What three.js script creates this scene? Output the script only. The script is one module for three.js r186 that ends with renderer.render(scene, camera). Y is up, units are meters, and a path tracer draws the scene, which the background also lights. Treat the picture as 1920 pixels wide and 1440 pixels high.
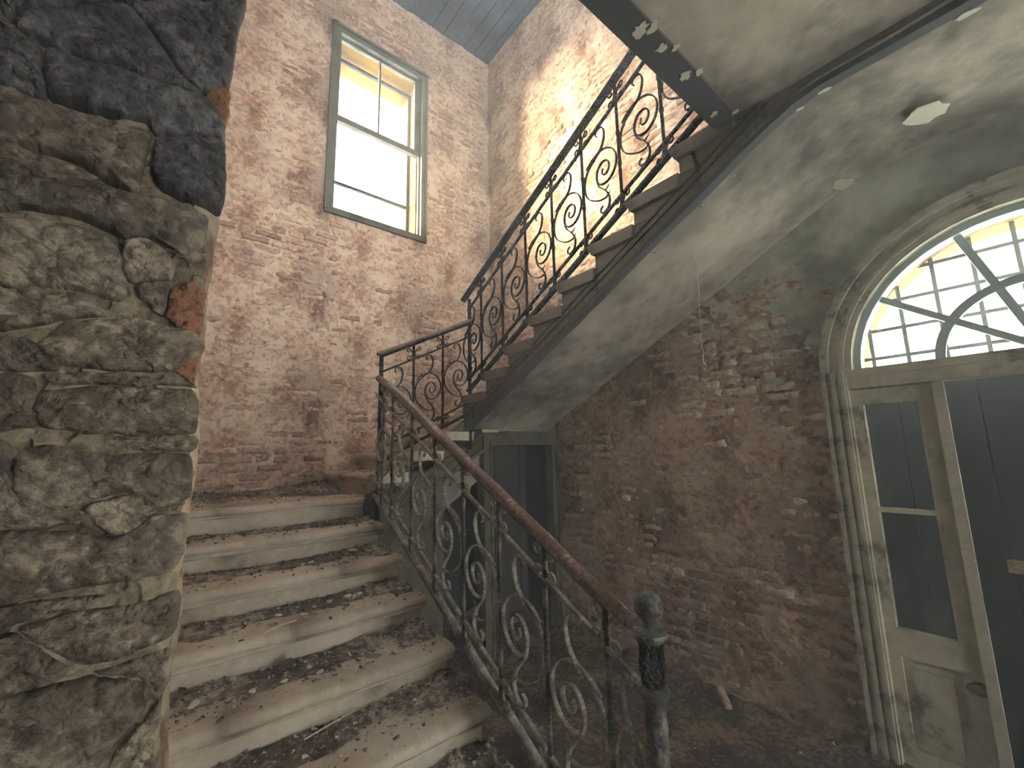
import * as THREE from 'three';
import { mergeGeometries, toCreasedNormals } from 'three/addons/utils/BufferGeometryUtils.js';

// ---------------------------------------------------------------- camera, sky, sun, exposure
const EYE = 1.795;                                   // camera height above the hall floor
const scene = new THREE.Scene();
const camera = new THREE.PerspectiveCamera(84.218, 4 / 3, 0.05, 200);
{
  const yaw = 0.68663, pitch = 0.15792, roll = -0.0221;
  const fw = new THREE.Vector3(Math.sin(yaw) * Math.cos(pitch), Math.sin(pitch), -Math.cos(yaw) * Math.cos(pitch));
  const r = new THREE.Vector3(Math.cos(yaw), 0, Math.sin(yaw)), u = new THREE.Vector3().crossVectors(r, fw);
  const r2 = r.clone().multiplyScalar(Math.cos(roll)).addScaledVector(u, Math.sin(roll));
  const u2 = u.clone().multiplyScalar(Math.cos(roll)).addScaledVector(r, -Math.sin(roll));
  camera.quaternion.setFromRotationMatrix(new THREE.Matrix4().makeBasis(r2, u2, fw.clone().negate()));
  camera.position.set(0, EYE, 0);
}
scene.background = new THREE.Color(1.0, 0.985, 0.955);
scene.backgroundIntensity = 1.0;
scene.fog = new THREE.FogExp2(new THREE.Color(0.92, 1.0, 1.0), 0.045);
const renderer = new THREE.WebGLRenderer({ antialias: true });
renderer.toneMapping = THREE.LinearToneMapping;
renderer.toneMappingExposure = 23.0;
renderer.shadowMap.enabled = true;
const sun = new THREE.DirectionalLight(new THREE.Color(1.0, 0.76, 0.44), 4.3);   // hazy afternoon sun slanting in through the high window onto the right wall
sun.position.set(1.7 - 10, 5.5 + 3.1, -4.5 - 10.2); sun.target.position.set(1.7, 5.5, -4.5);
sun.castShadow = true; sun.shadow.radius = 56; sun.shadow.mapSize.set(2048, 2048);
Object.assign(sun.shadow.camera, { left: -8, right: 8, top: 8, bottom: -8, near: 0.5, far: 40 });
scene.add(sun, sun.target);

// ---------------------------------------------------------------- helpers
let seed = 7;
const rnd = () => { seed = (seed + 0x6d2b79f5) | 0; let t = Math.imul(seed ^ (seed >>> 15), 1 | seed); t = (t + Math.imul(t ^ (t >>> 7), 61 | t)) ^ t; return ((t ^ (t >>> 14)) >>> 0) / 4294967296; };
const rr = (a, b) => a + (b - a) * rnd();
const clamp = (x, a = 0, b = 1) => Math.min(b, Math.max(a, x)), lerp = (a, b, t) => a + (b - a) * t;
const smooth = (a, b, x) => { const t = clamp((x - a) / (b - a)); return t * t * (3 - 2 * t); };
const hash = (x, y, s) => { let h = Math.imul(x, 374761393) + Math.imul(y, 668265263) + Math.imul(s, 1274126177) | 0; h = Math.imul(h ^ (h >>> 13), 1274126177); h ^= h >>> 16; return (h >>> 0) / 4294967296; };
function vn(x, y, s, p = 0) {                        // value noise, periodic when p > 0
  const xi = Math.floor(x), yi = Math.floor(y), fx = x - xi, fy = y - yi, u = fx * fx * (3 - 2 * fx), v = fy * fy * (3 - 2 * fy);
  const w = p ? (a) => ((a % p) + p) % p : (a) => a, x0 = w(xi), x1 = w(xi + 1), y0 = w(yi), y1 = w(yi + 1);
  return lerp(lerp(hash(x0, y0, s), hash(x1, y0, s), u), lerp(hash(x0, y1, s), hash(x1, y1, s), u), v);
}
function fbm(x, y, s, o = 4, p = 0) { let a = 0.5, f = 0, n = 0; for (let i = 0; i < o; i++) { f += a * vn(x, y, s + i * 17, p); n += a; x *= 2; y *= 2; p *= 2; a *= 0.55; } return f / n; }

// a colour map and a relief map from layered noise; stops are [level, [r, g, b] linear]
function makeTex({ size = 512, metres = 1, s = 1, freq = 4, oct = 5, stops, stretch = 1, fine = 0.5, stain = 0, speck = 0, pits = 0, relief = (a, b) => a * 0.5 + b * 0.5 }) {
  const c = new Uint8Array(size * size * 4), b = new Uint8Array(size * size * 4);
  const enc = (x) => Math.round(255 * clamp(x <= 0.0031308 ? x * 12.92 : 1.055 * Math.pow(x, 1 / 2.4) - 0.055));
  for (let y = 0; y < size; y++) for (let x = 0; x < size; x++) {
    const u = x / size, v = y / size;
    const n1 = fbm(u * freq, v * freq * stretch, s, oct, freq * Math.max(1, stretch) % 1 ? 0 : freq), n2 = fbm(u * freq * 8, v * freq * 8 * stretch, s + 91, 3, freq * 8);
    const t = clamp((n1 - 0.5) * 1.9 + 0.5 + (n2 - 0.5) * fine);
    let k = 0; while (k < stops.length - 2 && t > stops[k + 1][0]) k++;
    const f = clamp((t - stops[k][0]) / (stops[k + 1][0] - stops[k][0])), A = stops[k][1], B = stops[k + 1][1];
    const st = stain ? 1 - stain * smooth(0.5, 0.75, fbm(u * 3, v * 3, s + 300, 4, 3)) : 1;
    const h = hash(x, y, s + 5), sp = speck && h > 1 - speck ? 1.5 : 1, pit = pits ? smooth(0.62, 0.75, fbm(u * freq * 5, v * freq * 5, s + 400, 2, freq * 5)) * pits : 0;
    const i = (y * size + x) * 4;
    for (let q = 0; q < 3; q++) c[i + q] = enc(lerp(A[q], B[q], f) * st * sp * (1 - 0.32 * pit));
    b[i] = b[i + 1] = b[i + 2] = 255 * clamp(relief(n1, n2) - pit * 0.5 + (h - 0.5) * 0.08); c[i + 3] = b[i + 3] = 255;
  }
  const mk = (d, srgb) => { const t = new THREE.DataTexture(d, size, size); t.wrapS = t.wrapT = THREE.RepeatWrapping; t.magFilter = THREE.LinearFilter; t.minFilter = THREE.LinearMipmapLinearFilter; t.generateMipmaps = true; if (srgb) t.colorSpace = THREE.SRGBColorSpace; t.repeat.set(1 / metres, 1 / metres); t.needsUpdate = true; return t; };
  return { map: mk(c, true), bumpMap: mk(b, false) };
}
const std = (t, o = {}) => new THREE.MeshStandardMaterial({ side: THREE.DoubleSide, roughness: 0.9, ...t, ...o });

const TX = {
  lime: makeTex({ metres: 1.1, s: 11, freq: 5, stops: [[0, [0.34, 0.2, 0.15]], [0.22, [0.5, 0.34, 0.245]], [0.5, [0.65, 0.49, 0.375]], [1, [0.76, 0.63, 0.5]]], fine: 1.3, stain: 0.35, pits: 0.75 }),
  brick: makeTex({ metres: 0.5, s: 23, freq: 4, stops: [[0, [0.5, 0.5, 0.5]], [0.5, [0.85, 0.85, 0.85]], [1, [1, 1, 1]]], fine: 1.2, pits: 1 }),
  plaster: makeTex({ metres: 2.2, s: 31, freq: 4, stops: [[0, [0.12, 0.105, 0.09]], [0.35, [0.28, 0.25, 0.2]], [0.6, [0.43, 0.385, 0.3]], [1, [0.6, 0.54, 0.42]]], fine: 0.45, stain: 0.5, pits: 0.2, oct: 6 }),
  rubble: makeTex({ metres: 0.5, s: 43, freq: 4, stops: [[0, [0.12, 0.105, 0.09]], [0.35, [0.19, 0.172, 0.148]], [0.7, [0.26, 0.238, 0.204]], [1, [0.42, 0.39, 0.33]]], fine: 1.8, pits: 0.35, speck: 0.05, relief: (a, b) => a * 0.4 + b * 0.6 }),
  bed: makeTex({ metres: 0.6, s: 47, freq: 4, stops: [[0, [0.16, 0.135, 0.1]], [0.5, [0.36, 0.32, 0.235]], [1, [0.55, 0.5, 0.38]]], fine: 1.4, pits: 1 }),
  step: makeTex({ metres: 1.2, s: 53, freq: 4, stops: [[0, [0.3, 0.25, 0.18]], [0.35, [0.56, 0.48, 0.37]], [1, [0.74, 0.66, 0.53]]], fine: 0.7, stain: 0.35, speck: 0.01 }),
  iron: makeTex({ size: 256, metres: 0.25, s: 61, freq: 4, stops: [[0, [0.025, 0.024, 0.025]], [0.5, [0.075, 0.07, 0.066]], [1, [0.24, 0.225, 0.2]]], fine: 1.2 }),
  dust: makeTex({ size: 256, metres: 0.25, s: 63, freq: 4, stops: [[0, [0.07, 0.066, 0.06]], [0.5, [0.15, 0.142, 0.13]], [1, [0.3, 0.285, 0.255]]], fine: 0.9 }),
  wood: makeTex({ size: 256, metres: 0.4, s: 67, freq: 4, stops: [[0, [0.1, 0.058, 0.045]], [0.5, [0.2, 0.12, 0.092]], [0.75, [0.29, 0.2, 0.165]], [1, [0.66, 0.6, 0.54]]], fine: 1.3, speck: 0.03 }),
  paint: makeTex({ metres: 0.8, s: 71, freq: 4, stops: [[0, [0.16, 0.145, 0.1]], [0.25, [0.36, 0.335, 0.24]], [1, [0.5, 0.47, 0.35]]], fine: 0.6, stain: 0.3, pits: 0.3 }),
  dirt: makeTex({ metres: 0.9, s: 79, freq: 5, stops: [[0, [0.06, 0.048, 0.038]], [0.45, [0.15, 0.122, 0.096]], [0.75, [0.3, 0.255, 0.205]], [1, [0.52, 0.46, 0.38]]], fine: 1.5, pits: 0.6 }),
  boards: makeTex({ metres: 1, s: 83, freq: 4, stops: [[0, [0.1, 0.13, 0.2]], [1, [0.2, 0.245, 0.35]]], fine: 0.6 }),  // blue of the overhead haze is mixed into the board colour
  ochre: makeTex({ metres: 1, s: 89, freq: 4, stops: [[0, [0.1, 0.05, 0.001]], [0.5, [0.15, 0.082, 0.002]], [1, [0.19, 0.11, 0.004]]], fine: 0.8, pits: 0.4 }),
};
const tint = (r, g, b) => new THREE.Color().setRGB(r, g, b);
const MAT = {
  lime: std(TX.lime, { bumpScale: 0.018 }), limeShaded: std(TX.lime, { bumpScale: 0.016, color: tint(0.72, 0.66, 0.58) }),  // second limewash is a darker copy, shade of the lower right wall in its colour
  plaster: std(TX.plaster, { bumpScale: 0.012 }), rubbleBed: std(TX.bed, { bumpScale: 0.02, color: tint(0.8, 0.74, 0.68) }),
  shadedSooty: std(TX.step, { bumpScale: 0.004, color: tint(0.27, 0.265, 0.26) }),  // sooty string tone; also step stone darkened as the backlit upper flight's shade
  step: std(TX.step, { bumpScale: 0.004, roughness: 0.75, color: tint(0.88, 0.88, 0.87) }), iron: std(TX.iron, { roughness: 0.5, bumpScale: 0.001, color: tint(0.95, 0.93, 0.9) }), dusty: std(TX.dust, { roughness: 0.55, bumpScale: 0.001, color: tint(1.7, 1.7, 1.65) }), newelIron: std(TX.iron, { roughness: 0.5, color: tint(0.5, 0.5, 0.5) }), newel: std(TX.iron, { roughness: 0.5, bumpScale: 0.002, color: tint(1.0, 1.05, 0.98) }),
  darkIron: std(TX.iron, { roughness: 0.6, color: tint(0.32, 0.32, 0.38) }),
  wood: std(TX.wood, { roughness: 0.5, bumpScale: 0.0015 }), paint: std(TX.paint, { roughness: 0.7, bumpScale: 0.002 }),
  greyPaint: std(TX.paint, { roughness: 0.7, bumpScale: 0.002, color: tint(0.3, 0.32, 0.34) }),
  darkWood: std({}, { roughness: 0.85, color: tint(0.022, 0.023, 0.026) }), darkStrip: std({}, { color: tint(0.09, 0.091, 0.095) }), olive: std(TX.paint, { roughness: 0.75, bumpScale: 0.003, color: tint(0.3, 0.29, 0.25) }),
  dirt: std(TX.dirt, { bumpScale: 0.015 }), earth: std(TX.dirt, { bumpScale: 0.015, color: tint(0.55, 0.43, 0.31) }), pale: std(TX.plaster, { bumpScale: 0.004, color: tint(1.15, 1.3, 1.32) }), hazedFanPaint: std({}, { color: tint(0.36, 0.42, 0.42), roughness: 0.6 }), hazedRust: std({}, { color: tint(0.13, 0.12, 0.115) }),
  arris: std(TX.lime, { bumpScale: 0.02, color: tint(0.95, 0.97, 0.9) }), boards: std(TX.boards, { bumpScale: 0.004 }), ochre: std(TX.ochre, { bumpScale: 0.006 }),
  flake: std({}, { color: tint(0.7, 0.65, 0.53) }), chip: std({}, { roughness: 0.95 }), cobweb: std({}, { color: tint(0.8, 0.78, 0.72) }),
  brownDoor: std({}, { color: tint(0.05, 0.043, 0.037) }),
  brass: std({}, { color: tint(0.16, 0.14, 0.1), metalness: 0.5, roughness: 0.5 }),
  pane: new THREE.MeshPhysicalMaterial({ side: THREE.DoubleSide, transmission: 1, roughness: 0.1, thickness: 0, color: tint(0.93, 0.97, 0.92) }),
  clear: new THREE.MeshPhysicalMaterial({ side: THREE.DoubleSide, transmission: 1, roughness: 0.05, thickness: 0, color: tint(0.97, 0.99, 1) }),
};
const brickMats = [[1, 0.97, 0.95], [0.92, 0.88, 0.86], [0.58, 0.42, 0.32], [0.46, 0.3, 0.23], [0.36, 0.21, 0.155], [1.1, 1.1, 1.08]].map((c, i) => std(i < 2 || i === 5 ? TX.lime : TX.brick, { color: tint(...c), bumpScale: 0.012 }));
const stoneMats = [[0.86, 0.78, 0.69], [0.72, 0.67, 0.61], [1.05, 0.95, 0.82], [0.45, 0.46, 0.55]].map((c) => std(TX.rubble, { color: tint(...c), bumpScale: 0.02 }));  // last tone puts the bluish dimness of the upper stones into colour
const orangeStone = std(TX.brick, { color: tint(0.4, 0.19, 0.115), bumpScale: 0.02 });

const V = (x, y, zf) => new THREE.Vector3(x, y, -zf);       // zf: metres ahead of the camera along the lower flight
function muv(g) {                                           // uv in metres from the dominant axis of each normal
  if (!g.attributes.normal) g.computeVertexNormals();
  const p = g.attributes.position, n = g.attributes.normal, uv = new Float32Array(p.count * 2);
  for (let i = 0; i < p.count; i++) {
    const a = Math.abs(n.getX(i)), b = Math.abs(n.getY(i)), c = Math.abs(n.getZ(i));
    uv[2 * i] = a > b && a > c ? p.getZ(i) : p.getX(i);
    uv[2 * i + 1] = b >= a && b >= c ? p.getZ(i) : p.getY(i);
  }
  g.setAttribute('uv', new THREE.BufferAttribute(uv, 2));
  return g;
}
const counts = {};
const numbered = (n) => { const k = counts[n] = (counts[n] ?? -1) + 1; return k ? n + '_' + String(k).padStart(3, '0') : n; };
function mesh(name, g, m, parent, pos) {
  const o = new THREE.Mesh(g, m); o.name = numbered(name); o.castShadow = o.receiveShadow = true;
  if (pos) o.position.copy(pos);
  (parent ?? scene).add(o); return o;
}
function thing(name, label, category, pos = V(0, 0, 0), group) {
  const o = new THREE.Group(); o.name = numbered(name); o.position.copy(pos); o.userData = { label, category };
  if (group) o.userData.group = group;
  scene.add(o); return o;
}
function struct(name, label) { const o = new THREE.Group(); o.name = name; o.userData = { kind: 'structure', label, category: name.split('_')[0] }; scene.add(o); return o; }
const box = (x0, x1, y0, y1, z0, z1) => muv(new THREE.BoxGeometry(x1 - x0, y1 - y0, Math.abs(z1 - z0)).translate((x0 + x1) / 2, (y0 + y1) / 2, -(z0 + z1) / 2));
const clean = (g) => { const q = g.index ? g.toNonIndexed() : g; for (const k of Object.keys(q.attributes)) if (!['position', 'normal', 'uv'].includes(k)) q.deleteAttribute(k); return q; };
const merge = (list) => mergeGeometries(list.map(clean));
function surf(nu, nv, fn, skip) {                           // grid surface; fn(a, b) -> Vector3, a and b in 0..1; uv in metres
  const p = [], idx = [], uv = [];
  for (let j = 0; j <= nv; j++) for (let i = 0; i <= nu; i++) { const v = fn(i / nu, j / nv); p.push(v.x, v.y, v.z); uv.push(v.u ?? 0, v.v ?? 0); }
  for (let j = 0; j < nv; j++) for (let i = 0; i < nu; i++) {
    if (skip && skip((i + 0.5) / nu, (j + 0.5) / nv)) continue;
    const a = j * (nu + 1) + i, b = a + 1, c = a + nu + 1, d = c + 1; idx.push(a, b, d, a, d, c);
  }
  const g = new THREE.BufferGeometry(); g.setAttribute('position', new THREE.Float32BufferAttribute(p, 3)); g.setAttribute('uv', new THREE.Float32BufferAttribute(uv, 2)); g.setIndex(idx); g.computeVertexNormals(); return g;
}
// extrude a closed outline: 'x' keeps (zf, y) outlines and runs along x from a to b; 'z' keeps (x, y) outlines and runs along zf from a to b
function prism(axis, pts, a, b, holes = [], bevel = 0) {
  const s = new THREE.Shape(pts.map((q) => new THREE.Vector2(q[0], q[1])));
  for (const h of holes) s.holes.push(new THREE.Path(h.map((q) => new THREE.Vector2(q[0], q[1]))));
  const g = new THREE.ExtrudeGeometry(s, { depth: b - a, bevelEnabled: bevel > 0, bevelThickness: bevel, bevelSize: bevel, bevelSegments: 2, curveSegments: 24 });
  if (axis === 'x') { g.rotateY(Math.PI / 2); g.translate(a, 0, 0); } else g.translate(0, 0, -b);
  return muv(clean(g));
}
// rectangular or oval section swept along a polyline; n: direction across the ribbon
function sweep(path, w, t, n = null, oval = 0, taper = null) {
  const P = [], I = [], U = [], S = oval || 4; let len = 0;
  for (let i = 0; i < path.length; i++) {
    const T = path[Math.min(i + 1, path.length - 1)].clone().sub(path[Math.max(i - 1, 0)]).normalize();
    let N = n ? n.clone() : Math.abs(T.y) < 0.95 ? new THREE.Vector3(0, 1, 0) : new THREE.Vector3(1, 0, 0);
    const B = new THREE.Vector3().crossVectors(T, N).normalize(); N = new THREE.Vector3().crossVectors(B, T).normalize();
    if (i) len += path[i].distanceTo(path[i - 1]);
    const k = taper ? taper(i / (path.length - 1)) : 1;
    for (let q = 0; q < S; q++) {
      const c = oval ? Math.cos(q / S * 2 * Math.PI) : q === 0 || q === 3 ? 1 : -1, d = oval ? Math.sin(q / S * 2 * Math.PI) : q < 2 ? 1 : -1;
      const v = path[i].clone().addScaledVector(N, c * w / 2 * k).addScaledVector(B, d * t / 2 * k); P.push(v.x, v.y, v.z); U.push(q / S * (w + t), len);
    }
  }
  for (let i = 0; i < path.length - 1; i++) for (let q = 0; q < S; q++) { const a = i * S + q, b = i * S + (q + 1) % S; I.push(a, b, b + S, a, b + S, a + S); }
  const last = (path.length - 1) * S; for (let q = 1; q < S - 1; q++) { I.push(0, q, q + 1); I.push(last, last + q + 1, last + q); }
  let g = new THREE.BufferGeometry(); g.setAttribute('position', new THREE.Float32BufferAttribute(P, 3)); g.setAttribute('uv', new THREE.Float32BufferAttribute(U, 2)); g.setIndex(I);
  if (!oval) g = g.toNonIndexed();
  g.computeVertexNormals(); return g;
}
const spline = (pts, n) => new THREE.CatmullRomCurve3(pts, false, 'centripetal').getPoints(n);
const lathe = (pts, seg = 20) => muv(new THREE.LatheGeometry(pts.map((q) => new THREE.Vector2(q[0], q[1])), seg));

// how large and where a point shows in the photograph
camera.updateMatrixWorld(true); camera.updateProjectionMatrix();
const VP = new THREE.Matrix4().multiplyMatrices(camera.projectionMatrix, camera.matrixWorldInverse);
const seen = (v) => { const q = v.clone().applyMatrix4(VP), ahead = v.clone().applyMatrix4(camera.matrixWorldInverse).z < -0.1; return { x: 960 + 960 * q.x, y: 720 - 720 * q.y, ok: ahead && Math.abs(q.x) < 1 && Math.abs(q.y) < 1, d: v.distanceTo(camera.position) }; };

// ---------------------------------------------------------------- dimensions
const R = 0.165, G = 0.312;                                  // riser, going
const XL = 0.06, XF = 1.25, XU = 2.12, XW = 3.28;            // left wall, lower flight's open side, upper flight's open side, right wall
const ZB = 4.42, ZL = 3.28, TOP = 7.5;                       // back wall, landing edge, roof boards
const L1 = 9 * R, L2 = 13 * R, SLAB = 3.445, SLABTOP = 23 * R, ZS = 0.83;
const soffit = (zf) => EYE + 0.19 + 0.5 * (ZL - zf);         // underside of the upper flight
const soff = (zf) => { const a = soffit(zf), b = EYE + 1.6, k = 0.05, h = clamp(0.5 + 0.5 * (b - a) / k); return lerp(b, a, h) - k * h * (1 - h); };
const FZ = -0.09, FY = 2.245, FR = 0.74;                     // fanlight centre and radius

// ---------------------------------------------------------------- the room
const WX0 = 1.14, WX1 = 2.27, WY0 = EYE + 2.6, WY1 = EYE + 4.85;
const arch = (r, n = 24, y = FY, z = FZ) => Array.from({ length: n + 1 }, (_, i) => [z + r * Math.cos(i / n * Math.PI), y + r * Math.sin(i / n * Math.PI)]);
{
  const floor = struct('floor', 'bare dirt-covered floor of the hall');
  mesh('slab', box(-3.2, XW + 0.45, -0.2, -0.02, -4.2, ZB + 0.5), MAT.earth, floor);
  mesh('dirt_cover', surf(110, 140, (a, b) => { const x = lerp(-3.2, XW, a), z = lerp(-4.2, ZB, b), v = V(x, 0.03 * (fbm(x * 3, z * 3, 3) - 0.5) + 0.12 * smooth(0.5, 0, XW - x) * fbm(x * 2, z * 2.5, 9), z); v.u = x; v.v = z; return v; }), MAT.earth, floor).userData.kind = 'stuff';
}
// a wall's rough face of old limewash and mortar, and the bricks set in it
const brickShapes = [];
for (let k = 0; k < 16; k++) {
  const w = k < 10 ? rr(0.225, 0.25) : rr(0.1, 0.125), h = rr(0.06, 0.07), nx = k < 10 ? 7 : 4, ny = 3, P = [], I = [], U = [];
  const jx = Array.from({ length: ny + 1 }, () => [rr(0, 0.014), rr(0, 0.014)]), jy = Array.from({ length: nx + 1 }, () => [rr(0, 0.011), rr(0, 0.011)]);
  const ou = rnd() * 3, ov = rnd() * 3, tilt = rr(-0.004, 0.004);
  for (let j = 0; j <= ny; j++) for (let i = 0; i <= nx; i++) {
    const x = lerp(-w / 2 + jx[j][0], w / 2 - jx[j][1], i / nx), y = lerp(-h / 2 + jy[i][0], h / 2 - jy[i][1], j / ny), e = i === 0 || j === 0 || i === nx || j === ny;
    const z = (e ? -0.006 : 0.001) + 0.011 * (fbm(x * 22 + k * 7, y * 30, 5, 3) - 0.5) + tilt * (x / w) * 2; P.push(x, y, z); U.push(x + ou, y + ov);
  }
  const id = (i, j) => j * (nx + 1) + i, rim = [];
  for (let j = 0; j < ny; j++) for (let i = 0; i < nx; i++) I.push(id(i, j), id(i + 1, j), id(i + 1, j + 1), id(i, j), id(i + 1, j + 1), id(i, j + 1));
  for (let i = 0; i < nx; i++) rim.push(id(i, 0)); for (let j = 0; j < ny; j++) rim.push(id(nx, j)); for (let i = nx; i > 0; i--) rim.push(id(i, ny)); for (let j = ny; j > 0; j--) rim.push(id(0, j));
  const base = P.length / 3; for (const q of rim) { P.push(P[3 * q], P[3 * q + 1], -0.03); U.push(U[2 * q], U[2 * q + 1] + 0.03); }
  for (let q = 0; q < rim.length; q++) { const n = (q + 1) % rim.length; I.push(rim[q], base + q, base + n, rim[q], base + n, rim[n]); }
  const g = new THREE.BufferGeometry(); g.setAttribute('position', new THREE.Float32BufferAttribute(P, 3)); g.setAttribute('uv', new THREE.Float32BufferAttribute(U, 2)); g.setIndex(I); g.computeVertexNormals(); brickShapes.push(g);
}
function brickFace(wall, name, mat, place, turn, [u0, u1, v0, v1], skip, visible, redness, step = 0.019) {
  const nu = Math.round((u1 - u0) / step), nv = Math.round((v1 - v0) / step), sd = wall.id * 13;
  mesh('limewash', surf(nu, nv, (a, b) => {
    const u = lerp(u0, u1, a), v = lerp(v0, v1, b), cover = smooth(0.36, 0.56, fbm(u * 1.6, v * 2.2, sd, 4) + 0.06 * smooth(2.2, 3.4, v) - 0.05 * smooth(2.4, 1.2, v));
    const p = place(u, v, lerp(-0.012, 0.002, cover) + 0.02 * (fbm(u * 12, v * 15, sd + 3, 3) - 0.5) + 0.012 * (fbm(u * 42, v * 55, sd + 6, 2) - 0.5)); p.u = u; p.v = v; return p;
  }, (a, b) => skip(lerp(u0, u1, a), lerp(v0, v1, b), 0)), mat, wall);
  const list = [];
  for (let row = 0, v = v0 + 0.04; v < v1 - 0.03; row++, v += 0.0765) for (let u = u0 + (row % 2 ? 0.12 : 0.02) + rr(-0.02, 0.02), c = row; u < u1 - 0.05;) {
    const header = row % 2 ? c % 3 === 0 : c % 4 === 3, w = header ? 0.125 : 0.25, x = u + w / 2, y = v + rr(-0.006, 0.006); u += w + 0.008; c++;
    if (x + w / 2 > u1 - 0.02 || skip(x, y, w / 2 + 0.02)) { rnd(); continue; }
    const p = place(x, y, rr(-0.009, 0.006)), s = seen(p), red = redness(x, y) + rr(-0.35, 0.35);
    list.push({ p, k: header ? 10 + Math.floor(rnd() * 6) : Math.floor(rnd() * 10), m: red > 0.8 ? 4 : red > 0.6 ? 3 : red > 0.42 ? 2 : rnd() < 0.4 ? 0 : rnd() < 0.6 ? 1 : 5, r: rr(-0.03, 0.03), size: s.ok && visible(s, p) ? w / s.d : 0 });
  }
  list.sort((a, b) => b.size - a.size);
  return list;
}
function layBricks(wall, turn, list) {
  list.sort((a, b) => b.size - a.size);
  const rest = brickMats.map(() => []);
  list.forEach((q, i) => {
    if (i < 300 && q.size > 0) { const o = mesh('brick', brickShapes[q.k], brickMats[q.m], wall, q.p); o.rotation.set(0, turn, q.r); o.rotation.order = 'YXZ'; return; }
    rest[q.m].push(clean(brickShapes[q.k].clone()).applyMatrix4(new THREE.Matrix4().makeRotationFromEuler(new THREE.Euler(0, turn, q.r, 'YXZ')).setPosition(q.p)));
  });
  const used = rest.map((l, i) => [l, i]).filter(([l]) => l.length), g = mergeGeometries(used.map(([l]) => mergeGeometries(l)), true);
  mesh('brickwork', g, used.map(([, i]) => brickMats[i]), wall).userData.kind = 'stuff';
}
{ // the wall with the high window
  const w = struct('wall_back', 'tall bare brick wall with remains of limewash round the high window');
  const hole = [[WX0, WY0], [WX1, WY0], [WX1, WY1], [WX0, WY1]];
  mesh('core', prism('z', [[-0.44, -0.1], [XW + 0.45, -0.1], [XW + 0.45, TOP + 0.3], [-0.44, TOP + 0.3]], ZB + 0.02, ZB + 0.6, [hole]), MAT.lime, w);
  const inHole = (u, v, m) => u > WX0 - m && u < WX1 + m && v > WY0 - m && v < WY1 + m;
  const list = brickFace(w, 'wall_back', MAT.lime, (u, v, h) => V(u, v, ZB - h), 0, [XL - 0.06, XW + 0.02, 1.2, TOP], inHole, (s) => s.x > 440 - 0.1 * s.y, (x, y) => 0.16 + 0.3 * smooth(2.6, 1.5, y) + 0.25 * smooth(0.45, 0.65, fbm(x * 1.4, y * 1.7, 66, 3)) + 0.15 * smooth(0.5, 0, Math.abs(y - 3.9)));
  layBricks(w, 0, list);
  // painted reveal outside the sash
  const rv = [];
  const x0 = WX0 + 0.04, x1 = 2.205, y0 = WY0 + 0.02, y1 = 6.6;
  rv.push(box(x1, WX1 + 0.02, y0, y1, ZB + 0.1, ZB + 0.6), box(WX0 - 0.02, x0, y0, y1, ZB + 0.1, ZB + 0.6), box(WX0 - 0.02, WX1 + 0.02, y1, WY1 + 0.03, ZB + 0.1, ZB + 0.6), box(WX0 - 0.02, WX1 + 0.02, WY0 - 0.02, y0, ZB + 0.1, ZB + 0.66));
  mesh('painted_reveal', merge(rv), MAT.ochre, w);
}
{ // the wall with the arched doorway
  const w = struct('wall_right', 'bare brick wall under the upper flight with the arched doorway');
  const hole = [[FZ - 0.81, 0], [FZ + 0.81, 0], ...arch(0.81, 30)].map((q) => q);
  mesh('core', prism('x', [[-4.6, -0.1], [-4.6, TOP + 0.3], [ZB + 0.5, TOP + 0.3], [ZB + 0.5, -0.1]], XW + 0.02, XW + 0.45, [hole]), MAT.plaster, w);
  const place = (u, v, h) => V(XW - h, v, u);
  const inArch = (u, v, m) => { const z = u - FZ; return v < FY ? Math.abs(z) < 0.84 + m : Math.hypot(z, v - FY) < 0.84 + m; };
  const low = brickFace(w, 'low', MAT.limeShaded, place, -Math.PI / 2, [0.7, ZL + 0.02, 0.02, 3.05], (u, v, m) => inArch(u, v, m) || v > soff(u) - (m ? 0.02 : -0.1), () => true, (x, y) => 0.3 + 0.35 * smooth(1.2, 0.2, y) + 0.3 * smooth(0.45, 0.65, fbm(x * 1.6, y * 1.9, 77, 3)) - 0.3 * smooth(1.9, 2.5, y));
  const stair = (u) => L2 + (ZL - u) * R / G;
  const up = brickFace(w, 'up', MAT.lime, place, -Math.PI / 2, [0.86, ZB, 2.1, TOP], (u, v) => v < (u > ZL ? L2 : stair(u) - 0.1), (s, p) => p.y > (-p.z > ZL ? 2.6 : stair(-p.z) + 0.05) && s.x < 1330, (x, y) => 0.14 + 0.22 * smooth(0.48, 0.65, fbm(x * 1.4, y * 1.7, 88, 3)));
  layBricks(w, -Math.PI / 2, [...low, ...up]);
  mesh('plaster_face', surf(180, 110, (a, b) => { const z = lerp(-4.2, ZL, a), y = lerp(0, 3.5, b), v = V(XW - 0.004 + 0.02 * smooth(3.1, 2.5, y) * smooth(0.75, 1.3, z + (y < 2.2 ? 0.4 : 0)) - 0.006 * (fbm(z * 5, y * 5, 21) - 0.5), y, z); v.u = z; v.v = y; return v; }, (a, b) => inArch(lerp(-4.2, ZL, a), lerp(0, 3.5, b), -0.03) || lerp(0, 3.5, b) > soff(lerp(-4.2, ZL, a)) + 0.2), MAT.pale, w);  // pale teal tint puts the fanlight glare into the plaster colour
  mesh('arch_reveal', prism('x', [[FZ - 0.83, 2.2], [FZ - 0.76, 2.2], ...arch(0.76, 24).reverse(), [FZ + 0.76, 2.2], [FZ + 0.83, 2.2], ...arch(0.83, 24)], XW + 0.12, XW + 0.46), MAT.ochre, w);
}
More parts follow.
